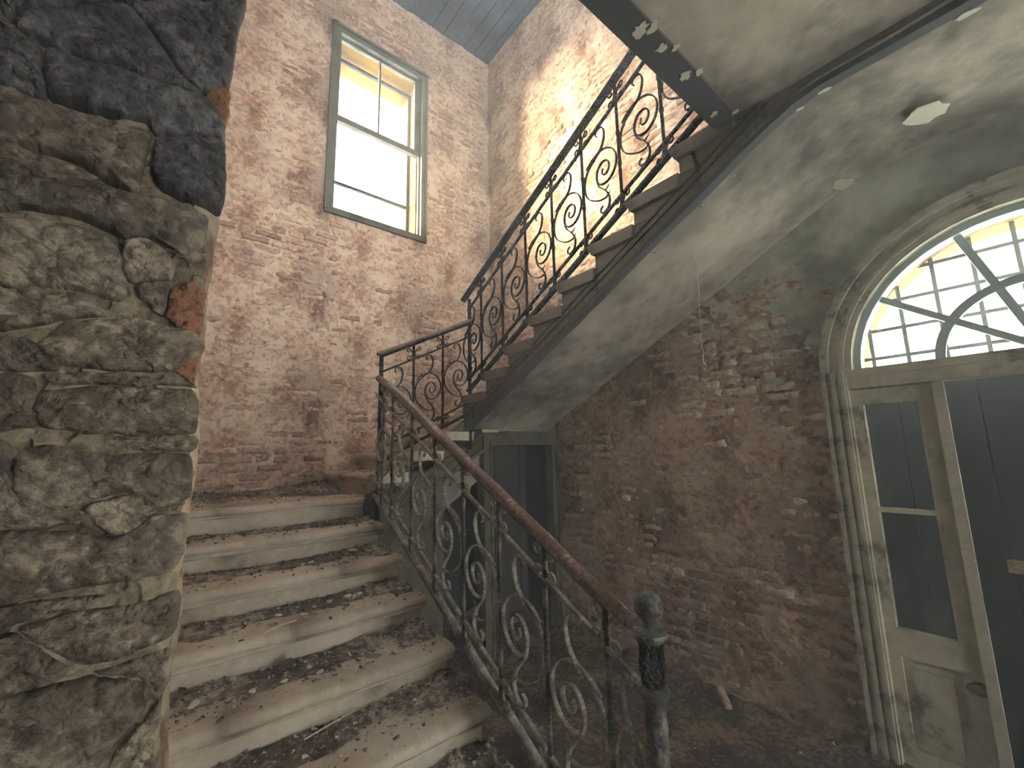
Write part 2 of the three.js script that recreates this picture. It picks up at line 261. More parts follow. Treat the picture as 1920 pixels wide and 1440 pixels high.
{ // rough stone wall end by the camera
  const w = struct('wall_left', 'rough rubble stone wall end beside the lower flight');
  mesh('side_core', prism('x', [[1.26, -0.1], [ZB + 0.02, -0.1], [ZB + 0.02, TOP + 0.3], [1.26, TOP + 0.3]], -0.44, XL - 0.015), MAT.lime, w);
  mesh('end_core', box(-3.6, XL - 0.02, -0.1, TOP + 0.3, 1.26, 1.6), MAT.plaster, w);
  mesh('mortar', surf(170, 420, (a, b) => {
    const t = lerp(-1.3, 0.09, a), y = lerp(0, 4.2, b), n = 0.035 * (fbm(t * 9, y * 11, 17, 5) - 0.5) + 0.02 * (fbm(t * 40, y * 40, 19, 3) - 0.5);
    const e = 0.045 + 0.018 * (fbm(3.3, y * 7, 27, 4) - 0.5) * 2, over = Math.max(0, t - (e - 0.03)), v = V(Math.min(t, e) + (t > e ? 0.004 * fbm(t * 30, y * 30, 5) : 0), y, lerp(1.211, 1.226, smooth(1.9, 2.4, y)) - n + over * over * 40 * 0.5 + (t > e ? 0.03 : 0)); v.u = t; v.v = y; return v;
  }), MAT.rubbleBed, w).userData.kind = 'stuff';
  mesh('edge_mortar', surf(10, 300, (a, b) => { const y = lerp(0, 4.2, b), x = 0.012 + 0.052 * Math.sin(a * Math.PI * 0.5) + (0.02 * (fbm(y * 9, 3.1, 71, 4) - 0.5) + 0.008 * (fbm(y * 45, a * 6, 72, 3) - 0.5)) * Math.min(1, a * 2), v = V(x, y, 1.222 + a * a * 0.1); v.u = a * 0.1; v.v = y; return v; }), MAT.arris, w).userData.kind = 'stuff';
  const S = [
    ['b', -0.148, 2.854, 0.07, 3.021, 0.069, 2.97, 0.064, 2.826, 0.055, 2.748, 0.015, 2.709, -0.029, 2.721, -0.107, 2.815],
    ['b', -0.303, 2.713, -0.151, 2.841, -0.109, 2.813, -0.034, 2.721, 0.003, 2.694, -0.095, 2.68, -0.133, 2.685, -0.233, 2.661, -0.299, 2.677],
    ['b', -0.332, 2.751, -0.16, 2.889, 0.063, 3.067, 0.066, 3.018, -0.152, 2.851, -0.307, 2.716, -0.326, 2.699],
    ['b', -0.344, 2.678, -0.305, 2.672, -0.268, 2.664, -0.251, 2.559, -0.266, 2.538, -0.329, 2.543],
    ['b', -0.261, 2.655, -0.232, 2.655, -0.132, 2.678, -0.066, 2.683, 0.016, 2.698, 0.056, 2.648, 0.054, 2.594, -0.017, 2.569, -0.072, 2.552, -0.095, 2.568, -0.185, 2.552, -0.249, 2.56],
    ['o', 0.013, 2.704, 0.059, 2.75, 0.059, 2.642, 0.03, 2.657],
    ['g', -0.328, 2.532, -0.265, 2.533, -0.22, 2.533, -0.103, 2.55, -0.079, 2.542, -0.083, 2.485, -0.093, 2.394, -0.15, 2.402, -0.185, 2.425, -0.243, 2.425, -0.316, 2.422],
    ['b', -0.071, 2.532, -0.016, 2.565, 0.056, 2.587, 0.072, 2.475, 0.064, 2.411, 0.006, 2.406, -0.054, 2.423, -0.075, 2.475],
    ['g', -0.315, 2.419, -0.242, 2.417, -0.188, 2.417, -0.154, 2.398, -0.254, 2.355, -0.31, 2.368],
    ['g', -0.309, 2.357, -0.253, 2.35, -0.149, 2.384, -0.003, 2.392, 0.04, 2.377, 0.037, 2.31, 0.007, 2.264, -0.047, 2.287, -0.101, 2.282, -0.177, 2.3, -0.247, 2.292, -0.3, 2.278],
    ['g', -0.298, 2.262, -0.246, 2.281, -0.171, 2.283, -0.112, 2.26, -0.086, 2.163, -0.096, 2.131, -0.146, 2.143, -0.213, 2.139, -0.283, 2.133],
    ['w', -0.096, 2.278, -0.052, 2.285, -0.013, 2.245, -0.017, 2.205, -0.088, 2.181, -0.102, 2.226],
    ['o', -0.01, 2.19, 0.022, 2.208, 0.048, 2.182, 0.046, 2.09, 0.017, 2.085, -0.015, 2.113],
    ['g', -0.078, 2.174, -0.017, 2.192, -0.02, 2.12, -0.05, 2.129],
    ['g', -0.282, 2.122, -0.216, 2.13, -0.149, 2.134, -0.114, 2.101, -0.178, 2.077, -0.273, 2.037],
    ['w', -0.177, 2.069, -0.105, 2.091, -0.045, 2.099, 0.041, 2.083, 0.059, 2.06, 0.043, 2.026, 0, 1.99, -0.094, 1.98, -0.18, 1.987, -0.205, 2.027],
    ['o', 0.004, 1.999, 0.045, 2.032, 0.047, 1.964, 0.025, 1.977],
    ['g', -0.272, 2.029, -0.209, 2.029, -0.183, 1.987, -0.175, 1.974, -0.265, 1.967],
    ['w', -0.195, 1.933, -0.1, 1.949, 0.042, 1.951, 0.057, 1.909, 0.053, 1.855, -0.041, 1.847, -0.118, 1.85, -0.188, 1.862],
    ['w', -0.106, 1.976, 0.025, 1.974, 0.048, 1.961, -0.1, 1.951, -0.176, 1.948, -0.192, 1.965],
    ['g', -0.264, 1.958, -0.205, 1.958, -0.191, 1.862, -0.214, 1.859, -0.252, 1.851],
    ['w', -0.094, 1.842, 0.056, 1.846, 0.053, 1.813, -0.083, 1.815],
    ['g', -0.211, 1.829, -0.095, 1.812, 0.043, 1.806, 0.057, 1.766, 0.056, 1.708, 0.016, 1.692, -0.047, 1.733, -0.116, 1.712, -0.172, 1.713, -0.205, 1.744],
    ['w', -0.111, 1.704, -0.047, 1.727, 0.007, 1.687, -0.013, 1.644, -0.064, 1.648],
    ['g', -0.232, 1.673, -0.147, 1.666, -0.063, 1.643, 0.008, 1.682, 0.054, 1.671, 0.055, 1.602, 0.036, 1.553, -0.043, 1.556, -0.135, 1.55, -0.218, 1.546],
    ['g', -0.251, 1.841, -0.216, 1.827, -0.207, 1.744, -0.175, 1.708, -0.118, 1.703, -0.115, 1.672, -0.233, 1.68],
    ['w', -0.175, 1.496, -0.121, 1.512, -0.051, 1.51, 0.048, 1.511, 0.059, 1.487, 0.053, 1.428, 0.006, 1.411, -0.079, 1.407, -0.113, 1.434],
    ['g', -0.217, 1.539, -0.13, 1.539, -0.06, 1.529, -0.121, 1.519, -0.179, 1.504, -0.212, 1.493],
    ['g', -0.211, 1.486, -0.178, 1.49, -0.118, 1.433, -0.082, 1.401, -0.133, 1.395, -0.201, 1.393],
    ['w', -0.068, 1.395, 0.006, 1.403, 0.048, 1.404, 0.055, 1.343, 0.035, 1.311, 0.01, 1.358],
    ['g', -0.2, 1.384, -0.073, 1.387, 0.006, 1.357, 0.019, 1.301, -0.006, 1.273, -0.039, 1.222, -0.051, 1.192, -0.185, 1.253],
    ['w', 0.024, 1.29, 0.04, 1.304, 0.045, 1.239, 0.049, 1.147, -0.028, 1.182, -0.022, 1.233],
  ];
  S.forEach(([kind, ...c], k) => {
    const pts = []; for (let i = 0; i < c.length; i += 2) pts.push(new THREE.Vector3(c[i], c[i + 1], 0));
    const rim = new THREE.CatmullRomCurve3(pts, true, 'catmullrom', 0.25).getSpacedPoints(128).slice(0, 128), mid = rim.reduce((a, b) => a.add(b), new THREE.Vector3()).multiplyScalar(1 / 128);
    const span = Math.min(...[0, 1].map((a) => Math.max(...rim.map((q) => q.getComponent(a))) - Math.min(...rim.map((q) => q.getComponent(a)))));
    const proud = clamp(span * 0.24, 0.014, 0.03) * (kind === 'o' ? 0.8 : 1), rings = [[1.02, -0.035], [1.0, -0.01], [0.985, 0.35], [0.95, 0.62], [0.92, 0.73], [0.88, 0.82], [0.82, 0.9], [0.76, 0.95], [0.7, 0.98], [0.62, 1], [0.54, 1.01], [0.46, 1.02], [0.38, 1.02], [0.3, 1.02], [0.22, 1.03], [0.14, 1.03], [0.07, 1.03]];
    const g = surf(128, rings.length, (a, b) => {
      const j = Math.round(b * rings.length), i = Math.round(a * 128) % 128, [f, h] = rings[Math.min(j, rings.length - 1)], s = j === rings.length ? 0 : f;
      const x = lerp(mid.x, rim[i].x, s), y = lerp(mid.y, rim[i].y, s), n = 0.026 * (fbm(x * 16, y * 22, 40 + k, 4) - 0.5) + 0.014 * (fbm(x * 55, y * 70, 41, 3) - 0.5) + 0.006 * (fbm(x * 170, y * 190, 42, 2) - 0.5), z = h < 0 ? h : h * proud;
      const d = (j > 1 ? 1 : 0.3), v = V(x + d * 0.012 * (fbm(x * 40, y * 40, 55, 2) - 0.5) * s, y + d * 0.012 * (fbm(x * 40, y * 40, 56, 2) - 0.5) * s, 1.215 - z - n * d); v.u = x + k * 0.37; v.v = y; return v;
    });
    mesh('stone', g, kind === 'o' ? orangeStone : stoneMats[{ b: 3, g: k % 2, w: 2 }[kind]], w);
  });
}
{ // the rest of the hall, behind and beside the camera; its unseen openings are added for fill light
  const wl = struct('wall_hall', 'plastered side wall of the hall with an added high opening for light'); mesh('face', prism('x', [[-4.6, -0.1], [1.3, -0.1], [1.3, TOP + 0.3], [-4.6, TOP + 0.3]], -3.6, -3.2, [[[-2.0, 4.4], [0.3, 4.4], [0.3, 7.0], [-2.0, 7.0]]]), MAT.plaster, wl);
  const wr = struct('wall_rear', 'plastered rear wall of the hall with an added doorway and gallery opening for light');
  mesh('face', prism('z', [[-3.6, -0.1], [XW + 0.45, -0.1], [XW + 0.45, TOP + 0.3], [-3.6, TOP + 0.3]], -4.6, -4.2, [[[1.5, 0.02], [2.7, 0.02], [2.7, 2.5], [1.5, 2.5]], [[-1.0, 4.4], [2.6, 4.4], [2.6, 7.0], [-1.0, 7.0]]]), MAT.plaster, wr);
}
{ // the floor of the gallery overhead
  const c = struct('ceiling_gallery', 'stained plaster underside of the gallery');
  mesh('slab', box(-3.2, XU - 0.01, SLAB + 0.01, SLABTOP, -4.2, ZS), MAT.plaster, c);
  mesh('slab_fill', box(-3.2, XL - 0.02, SLAB + 0.012, SLABTOP, ZS, 1.26), MAT.plaster, c);
  mesh('plaster_coat', surf(150, 150, (a, b) => { const x = lerp(-3.2, XU, a), z = lerp(-4.2, ZS, b), v = V(x, SLAB - 0.012 * (fbm(x * 3, z * 3, 33) - 0.3), z); v.u = x; v.v = z; return v; }), MAT.plaster, c);
  mesh('edge_band', box(XL, XU, SLAB - 0.02, SLAB + 0.004, ZS - 0.1, ZS + 0.015), MAT.darkStrip, c);
  const flake = (x, z, r, y) => {
    const n = 15, P = [], ph = rr(0, 6);
    for (let i = 0; i < n; i++) { const t = i / n * 2 * Math.PI, q = r * rr(0.45, 1.15); P.push([x + q * Math.cos(t) * 0.75, z + q * Math.sin(t + ph * 0.1)]); }
    const g = new THREE.ExtrudeGeometry(new THREE.Shape(P.map((q) => new THREE.Vector2(q[0], q[1]))), { depth: 0.004, bevelEnabled: false }); g.rotateX(-Math.PI / 2).translate(0, y, 0);
    mesh('plaster_flake', muv(clean(g)), MAT.flake, c);
  };
  for (const [x, z, r] of [[1.32, 0.77, 0.04], [1.35, 0.73, 0.03], [1.46, 0.76, 0.03], [1.5, 0.72, 0.022], [1.66, 0.77, 0.03], [1.69, 0.72, 0.028], [1.98, 0.79, 0.022], [2.05, 0.72, 0.02]]) flake(x, z, r, SLAB - 0.026);
}
{ // roof boards
  const c = struct('ceiling', 'dark blue-grey boarded roof high over the stairwell');
  mesh('roof_deck', box(-3.6, XW + 0.45, TOP + 0.05, TOP + 0.3, -4.6, ZB + 0.5), MAT.boards, c);
  for (let i = 0; i < 23; i++) mesh('board', box(-0.44 + i * 0.165, -0.44 + i * 0.165 + 0.157, TOP - rr(0.0, 0.015), TOP + 0.06, -4.2, ZB + 0.02), MAT.boards, c);
}

// ---------------------------------------------------------------- stairs
function treadGeo(len, sd) {                                 // moulded stone tread, nosing towards +z, x from 0 to len
  const pr = [[-0.35, 0], [-0.2, 0], [-0.08, 0], [-0.03, -0.001], [-0.016, -0.004], [-0.006, -0.011], [0, -0.022], [-0.001, -0.036], [-0.009, -0.046], [-0.016, -0.05], [-0.024, -0.051], [-0.024, -0.058], [-0.019, -0.06], [-0.019, -0.068], [-0.026, -0.073], [-0.034, -0.076], [-0.34, -0.078]];
  const n = Math.round(len / 0.03);
  const g = surf(pr.length, n, (a, b) => {
    const q = pr[Math.round(a * pr.length) % pr.length], x = b * len, wear = Math.exp(-(((x - len * 0.55) / (len * 0.3)) ** 2)), e = q[0] > -0.05 && q[1] > -0.05;
    const v = new THREE.Vector3(x, q[1] - (e ? 0.004 * wear : 0) + (e ? 0.004 * (fbm(x * 25, q[0] * 30, sd, 3) - 0.5) : 0), q[0] + (e ? 0.007 * (fbm(x * 14, q[1] * 40, sd + 2, 4) - 0.6) : 0)); v.u = x + sd * 0.31; v.v = q[0] + q[1]; return v;
  });
  const cap = (x) => { const s = muv(clean(new THREE.ShapeGeometry(new THREE.Shape(pr.map((q) => new THREE.Vector2(-q[0], q[1])))).rotateY(Math.PI / 2))); return s.translate(x, 0, 0); };
  return merge([toCreasedNormals(g, 0.7), cap(0), cap(len)]);
}
const riserGeo = (len, h, sd) => surf(Math.round(len / 0.05), 5, (a, b) => { const v = new THREE.Vector3(a * len, -0.07 - b * h, -0.036 + 0.004 * (fbm(a * len * 9, b * 2, sd, 3) - 0.5)); v.u = v.x + sd * 0.23; v.v = v.y; return v; });
function flight(name, label, steps, len, turn, place, mat = MAT.step) {
  const f = thing(name, label, 'stair flight');
  for (let k = 0; k < steps; k++) for (const [n, g] of [['tread', treadGeo(len, k + 3)], ['riser', merge([riserGeo(len - 0.03, R - 0.05, k + 3), muv(new THREE.BoxGeometry(0.02, R - 0.08, 0.3).translate(len - 0.04, -R / 2 - 0.04, -0.19))])]]) { const o = mesh(n, g, mat, f, place(k)); o.rotation.y = turn; }
  return f;
}
{
  const f = flight('stair_flight', 'worn stone lower flight of steps littered with dirt, climbing beside the rubble wall', 9, XF - XL, 0, (k) => V(XL, L1 - k * R, ZL - k * G));
  // body under the steps, landing
  const pr = [[ZL + 0.03, 0]]; pr.push([ZL + 0.03, L1 - 0.08]); for (let k = 0; k < 9; k++) { const z = ZL - k * G + 0.045; pr.push([z, L1 - k * R - 0.075], [z, L1 - (k + 1) * R - 0.075]); } pr.push([ZL - 8 * G + 0.04, 0]);
  mesh('side_wall', prism('x', pr, XL + 0.01, XF - 0.045), MAT.paint, f);
  const land = mesh('landing', box(XL - 0.01, XF - 0.01, L1 - 0.2, L1 - 0.001, ZL + 0.02, ZB), MAT.step, f);
  land.userData.label = 'square stone landing';
  const m = flight('stair_flight', 'short middle flight of four stone steps along the window wall', 4, ZB - ZL + 0.05, -Math.PI / 2, (k) => V(1.22 + (3 - k) * 0.31, L2 - k * R, ZB));
  const mp = [[1.26, 0.9]]; for (let k = 3; k >= 0; k--) { const x = 1.22 + (3 - k) * 0.31 + 0.045; mp.push([x, L2 - (k + 1) * R - 0.08], [x, L2 - k * R - 0.08]); } mp.push([2.3, L2 - 0.08], [2.3, 1.55]);
  mesh('body', prism('z', mp, ZL + 0.03, ZB), MAT.plaster, m);
  mesh('landing', box(2.13, XW - 0.004, L2 - 0.14, L2 - 0.001, ZL + 0.02, ZB), MAT.step, m);
  const u = flight('stair_flight', 'upper flight of stone steps rising along the right wall to the gallery', 10, XW - XU + 0.03, Math.PI, (k) => V(XW - 0.005, L2 + (10 - k) * R, ZL - (9 - k) * G), MAT.shadedSooty);
  // stepped outer string, its mouldings, and the soffit
  const up = []; for (let k = 0; k < 10; k++) { const z = ZL - k * G - 0.045; up.push([z, L2 + k * R - 0.01], [z, L2 + (k + 1) * R - 0.06]); }
  const low = []; for (let i = 0; i <= 20; i++) { const z = lerp(-0.1, ZL, i / 20); low.push([z, soff(z) + 0.02]); }
  mesh('string', prism('x', [...up, [-0.1, SLABTOP - 0.06], ...low], XU, XU + 0.07), MAT.shadedSooty, u);
  mesh('body', prism('x', [...up, [-0.1, SLABTOP - 0.06], ...low.map(([z, y]) => [z, y + 0.13])], XU + 0.07, XW - 0.01), MAT.shadedSooty, u);
  const line = (off, dx, w, h, z0 = ZL + 0.02, z1 = 0.6) => { const p = []; for (let i = 0; i <= 24; i++) { const z = lerp(z0, z1, i / 24); p.push(V(XU - dx, soff(z) + off, z)); } return sweep(p, h, w); };
  mesh('string_moulding', line(0.085, 0.008, 0.03, 0.022), MAT.olive, u);
  mesh('string_moulding', line(0.135, 0.005, 0.02, 0.014), MAT.olive, u);
  mesh('string_fillet', line(0.035, 0.006, 0.03, 0.045), MAT.olive, u);
  { const p = []; for (let i = 0; i <= 70; i++) { const z = lerp(ZL + 0.02, -4.2, i / 70); p.push(V(XU + 0.012 + 0.03 * smooth(0.7, 0.3, z) + 0.006 * fbm(z * 9, 3, 5), soff(z) + 0.004 - 0.006 * fbm(z * 14, 1, 8), z)); } mesh('string_edge', sweep(p, 0.04, 0.055, null, 0, (q) => 0.8 + 0.4 * fbm(q * 60, 2, 9)), MAT.darkStrip, u); }
  mesh('soffit', surf(40, 150, (a, b) => {
    const x = lerp(XU, XW + 0.01, a), z = lerp(-4.2, ZL + 0.04, b), cove = 0.1 * smooth(XW - 0.2, XW, x) ** 2, n = 0.02 * (fbm(x * 4, z * 3, 37, 4) - 0.5) + 0.02 * Math.max(0, fbm(x * 11, z * 9, 38, 3) - 0.52) * smooth(0.4, 1.4, z);
    const v = V(x, soff(z) + 0.012 - n + cove, z); v.u = x; v.v = z; return v;
  }), MAT.plaster, u);
  mesh('gallery_strip', box(XU + 0.02, XW, SLAB + 0.1, SLABTOP, -4.2, 0.42), MAT.plaster, u);
  for (const [x, z, r] of [[2.75, 0.13, 0.085], [3.04, 0.53, 0.06], [2.2, -0.05, 0.04], [2.18, 0.4, 0.03], [2.18, 0.5, 0.03], [2.17, 0.83, 0.035], [2.17, 1.0, 0.03], [2.19, 1.3, 0.03]]) {
    const n = 15, P = Array.from({ length: n }, (_, i) => { const t = i / n * 2 * Math.PI, q = r * (0.45 + 0.45 * vn(i * 0.45, r * 90, 5) + rr(0, 0.35)); return new THREE.Vector2(q * Math.cos(t) * (r < 0.045 ? 0.4 : 1), q * Math.sin(t)); });
    const g = new THREE.ExtrudeGeometry(new THREE.Shape(P), { depth: 0.005, bevelEnabled: false }); g.rotateX(-Math.PI / 2); g.rotateX(z > 0.55 ? Math.atan(0.5) : 0.06);
    mesh('plaster_flake', muv(clean(g)), MAT.flake, u, V(x, soff(z) - 0.024, z));
  }
}
{ // partition under the middle flight, with the cupboard doorway
  const w = struct('wall_partition', 'dim olive-painted partition under the middle flight'), z = ZL;
  const bot = (x) => EYE - 0.43 + 0.56 * (x - 1.5);        // underside of the sloping string
  mesh('painted_panel', prism('z', [[XF - 0.03, 0], [1.9, 0], [1.9, bot(1.9)], [XF - 0.03, bot(XF - 0.03)]], z, z + 0.06), MAT.olive, w);
  mesh('string_board', prism('z', [[XF - 0.03, bot(XF - 0.03)], [2.3, bot(2.3)], [2.3, L2 - 0.06], [2.12, L2 - 0.06], [XF - 0.03, L1 - 0.02]], z - 0.02, z + 0.04), MAT.olive, w);
  for (const [o, h, d] of [[0.0, 0.03, 0.05], [0.09, 0.016, 0.035], [0.15, 0.02, 0.04], [0.27, 0.02, 0.035]]) mesh('string_moulding', sweep([V(XF - 0.03, bot(XF - 0.03) + o, z - 0.02), V(2.3, bot(2.3) + o, z - 0.02)], h, d), MAT.olive, w);
  mesh('lintel', prism('z', [[2.3, 1.9], [XW, 1.9], [XW, 2.3], [2.14, 2.3], [2.14, bot(2.14)], [2.3, bot(2.3)]], z, z + 0.06), MAT.olive, w);
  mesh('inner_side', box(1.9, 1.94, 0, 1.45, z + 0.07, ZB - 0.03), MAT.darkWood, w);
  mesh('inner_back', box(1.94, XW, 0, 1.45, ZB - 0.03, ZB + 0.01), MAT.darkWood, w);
  const d = struct('door_2', 'dark doorway under the stairs with a wooden casing');
  mesh('casing', box(2.3, 2.4, 0, 1.95, z - 0.025, z + 0.07), MAT.olive, d); mesh('casing_bead', box(2.3, 2.33, 0, 1.95, z - 0.045, z - 0.02), MAT.olive, d); mesh('casing_bead', box(2.385, 2.41, 0, 1.9, z - 0.04, z - 0.02), MAT.olive, d);
  mesh('head_casing', box(2.4, XW - 0.02, 1.86, 1.95, z - 0.025, z + 0.07), MAT.olive, d);
  mesh('casing', box(3.19, 3.225, 0, 1.86, z - 0.03, z + 0.07), MAT.olive, d);
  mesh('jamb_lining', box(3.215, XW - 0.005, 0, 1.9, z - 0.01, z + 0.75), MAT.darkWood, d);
  const leaf = mesh('leaf', box(2.72, 3.2, 0.02, 1.86, z + 0.42, z + 0.46), MAT.brownDoor, d);
  mesh('handle', lathe([[0, 0], [0.014, 0.004], [0.018, 0.02], [0.01, 0.034], [0, 0.036]], 12).rotateX(Math.PI / 2), MAT.brass, leaf, V(2.78, 0.98, z + 0.42));
  for (const x of [2.75, 3.1]) mesh('leaf_stile', box(x, x + 0.07, 0.02, 1.86, z + 0.405, z + 0.43), MAT.brownDoor, d);
}

// ---------------------------------------------------------------- railings
const SCROLLS = {                                            // in panel units: 0..1 from the lower to the higher baluster, 0..1 up
  scroll: [[[0.46, 0.9], [0.42, 0.93], [0.44, 0.965], [0.52, 0.975], [0.6, 0.95], [0.65, 0.89], [0.63, 0.8], [0.54, 0.73], [0.35, 0.685], [0.18, 0.64], [0.07, 0.55], [0.06, 0.43], [0.14, 0.33], [0.3, 0.25], [0.48, 0.19], [0.63, 0.17]]],
  spiral: [[[0.12, 0.66], [0.26, 0.7], [0.45, 0.715], [0.65, 0.69], [0.82, 0.62], [0.92, 0.52], [0.91, 0.42], [0.8, 0.345], [0.64, 0.325], [0.48, 0.36], [0.4, 0.43], [0.41, 0.51], [0.5, 0.565], [0.63, 0.565], [0.72, 0.52], [0.73, 0.46], [0.66, 0.42], [0.57, 0.43], [0.54, 0.47], [0.57, 0.5]]],
  tail: [[[0.41, 0.49], [0.4, 0.42], [0.46, 0.34], [0.57, 0.27], [0.66, 0.2], [0.7, 0.12], [0.66, 0.055], [0.56, 0.035], [0.47, 0.055], [0.46, 0.1], [0.52, 0.115]]],
};
const LEAVES = [[0.54, 0.73, 0.62, 0.79], [0.3, 0.685, 0.2, 0.735], [0.44, 0.35, 0.33, 0.42], [0.6, 0.17, 0.74, 0.21], [0.6, 0.25, 0.72, 0.29]];
function railing(t, o) {
  // o: at(s, y) -> Vector3 on the rail's plane; n: across the plane; slope; bars: heights of [bottom, low inner, top inner, handrail]; spots of the balusters
  const { at, n, slope, bars: [b0, b1, b2], spots, W, mat } = o, H = b2 - b1, barMat = o.light ?? mat, thin = o.light ?? mat;
  const bar = (name, y, w, h, s0, s1) => mesh(name, sweep([at(s0, y), at((s0 + s1) / 2, y), at(s1, y)], h, w), barMat, t);
  bar('bottom_rail', b0, 0.042, 0.02, o.s0, o.s1); bar('inner_rail', b1, 0.02, 0.015, o.s0, o.s1); bar('inner_rail', b2, 0.02, 0.015, o.s0, o.s1);
  // local geometry about a baluster, reused at each
  const p0 = at(0, 0), du = at(1, 0).sub(p0), flat = new THREE.Vector3(du.x, 0, du.z), loc = (s, y) => flat.clone().multiplyScalar(s).add(new THREE.Vector3(0, y, 0));
  const post = muv(new THREE.CylinderGeometry(0.0105, 0.0105, o.top - b0, 8).translate(0, (o.top + b0) / 2, 0));
  const ring = (y) => lathe([[0.0095, -0.014], [0.014, -0.011], [0.0145, -0.004], [0.012, 0], [0.0145, 0.004], [0.014, 0.011], [0.0095, 0.014]], 10).translate(0, y, 0);
  const spindle = lathe([[0.0095, -0.04], [0.013, -0.037], [0.0105, -0.025], [0.0135, 0], [0.0105, 0.025], [0.013, 0.037], [0.0095, 0.04]], 10);
  const curl = (dir, yc, h) => { // C-shaped scroll, back to the baluster, ends rolled outwards
    const P = [], r = Math.min(0.03, h * 0.22); for (let i = 0; i <= 12; i++) { const a = -Math.PI * 1.5 + i / 12 * Math.PI * 2.2, q = r * lerp(0.25, 1, i / 12); P.push([0.038 + q * Math.cos(a), h * 0.29 + q * Math.sin(a)]); }
    const up = P.map(([x, y]) => [x, y]), mid = [[0.014, h * 0.12], [0.0125, 0], [0.014, -h * 0.12]], dn = up.map(([x, y]) => [x, -y]).reverse(), pts = [...up.slice(0, 11), ...mid, ...dn.slice(2)];
    return sweep(spline(pts.map(([x, y]) => loc(dir * x, yc + y + slope * dir * x * 0.5)), 52), 0.011, 0.0055, n);
  };
  const curls = [1, -1].flatMap((d) => [curl(d, (o.top + b2) / 2 - 0.012, (o.top - b2) * 0.95), curl(d, (b0 + b1) / 2, (b1 - b0) * 1.15)]);
  const rings = [ring(b1 + H * 0.33), ring(b1 + H * 0.66), spindle.clone().translate(0, (o.top + b2) / 2, 0), spindle.clone().translate(0, (b0 + b1) / 2, 0)];
  const tr = ([a, b]) => loc((a - 0.5) * W, b1 + H * b + 0.6 * slope * (a - 0.5) * W);
  const parts = Object.fromEntries(Object.entries(SCROLLS).map(([k, [pts]]) => [k, sweep(spline(pts.map(tr), 80), o.light ? 0.02 : 0.016, 0.0085, n, 0, (q) => 0.7 + 0.3 * Math.sin(Math.PI * clamp(q, 0.08, 0.92)))]));
  const leaves = LEAVES.map(([a, b, c, d]) => sweep(spline([tr([a, b]), tr([(a + c) / 2 + 0.03, (b + d) / 2]), tr([c, d])], 6), 0.016, 0.011, n, 6, (q) => 1 - 0.92 * q));
  spots.forEach((s) => {
    const q = at(s, 0), b = mesh('baluster', post, mat, t, q); rings.forEach((g) => mesh('collar', g, mat, b));
    curls.forEach((g) => mesh('small_scroll', g, thin, t, q));
  });
  (o.panels ?? spots).forEach((s) => { const q = at(s + W / 2, 0), a = mesh('scroll', parts.scroll, thin, t, q); leaves.forEach((g) => mesh('leaf', g, thin, a)); mesh('spiral', parts.spiral, thin, t, q); mesh('tail_scroll', parts.tail, thin, t, q); });
  return { spiral: () => { for (const k of ['spiral', 'scroll']) { const m = mesh(k, parts[k], thin, t, at(spots[0] - 0.085, 0)); m.scale.z = 0.5; } } };
}
const SL = R / G;
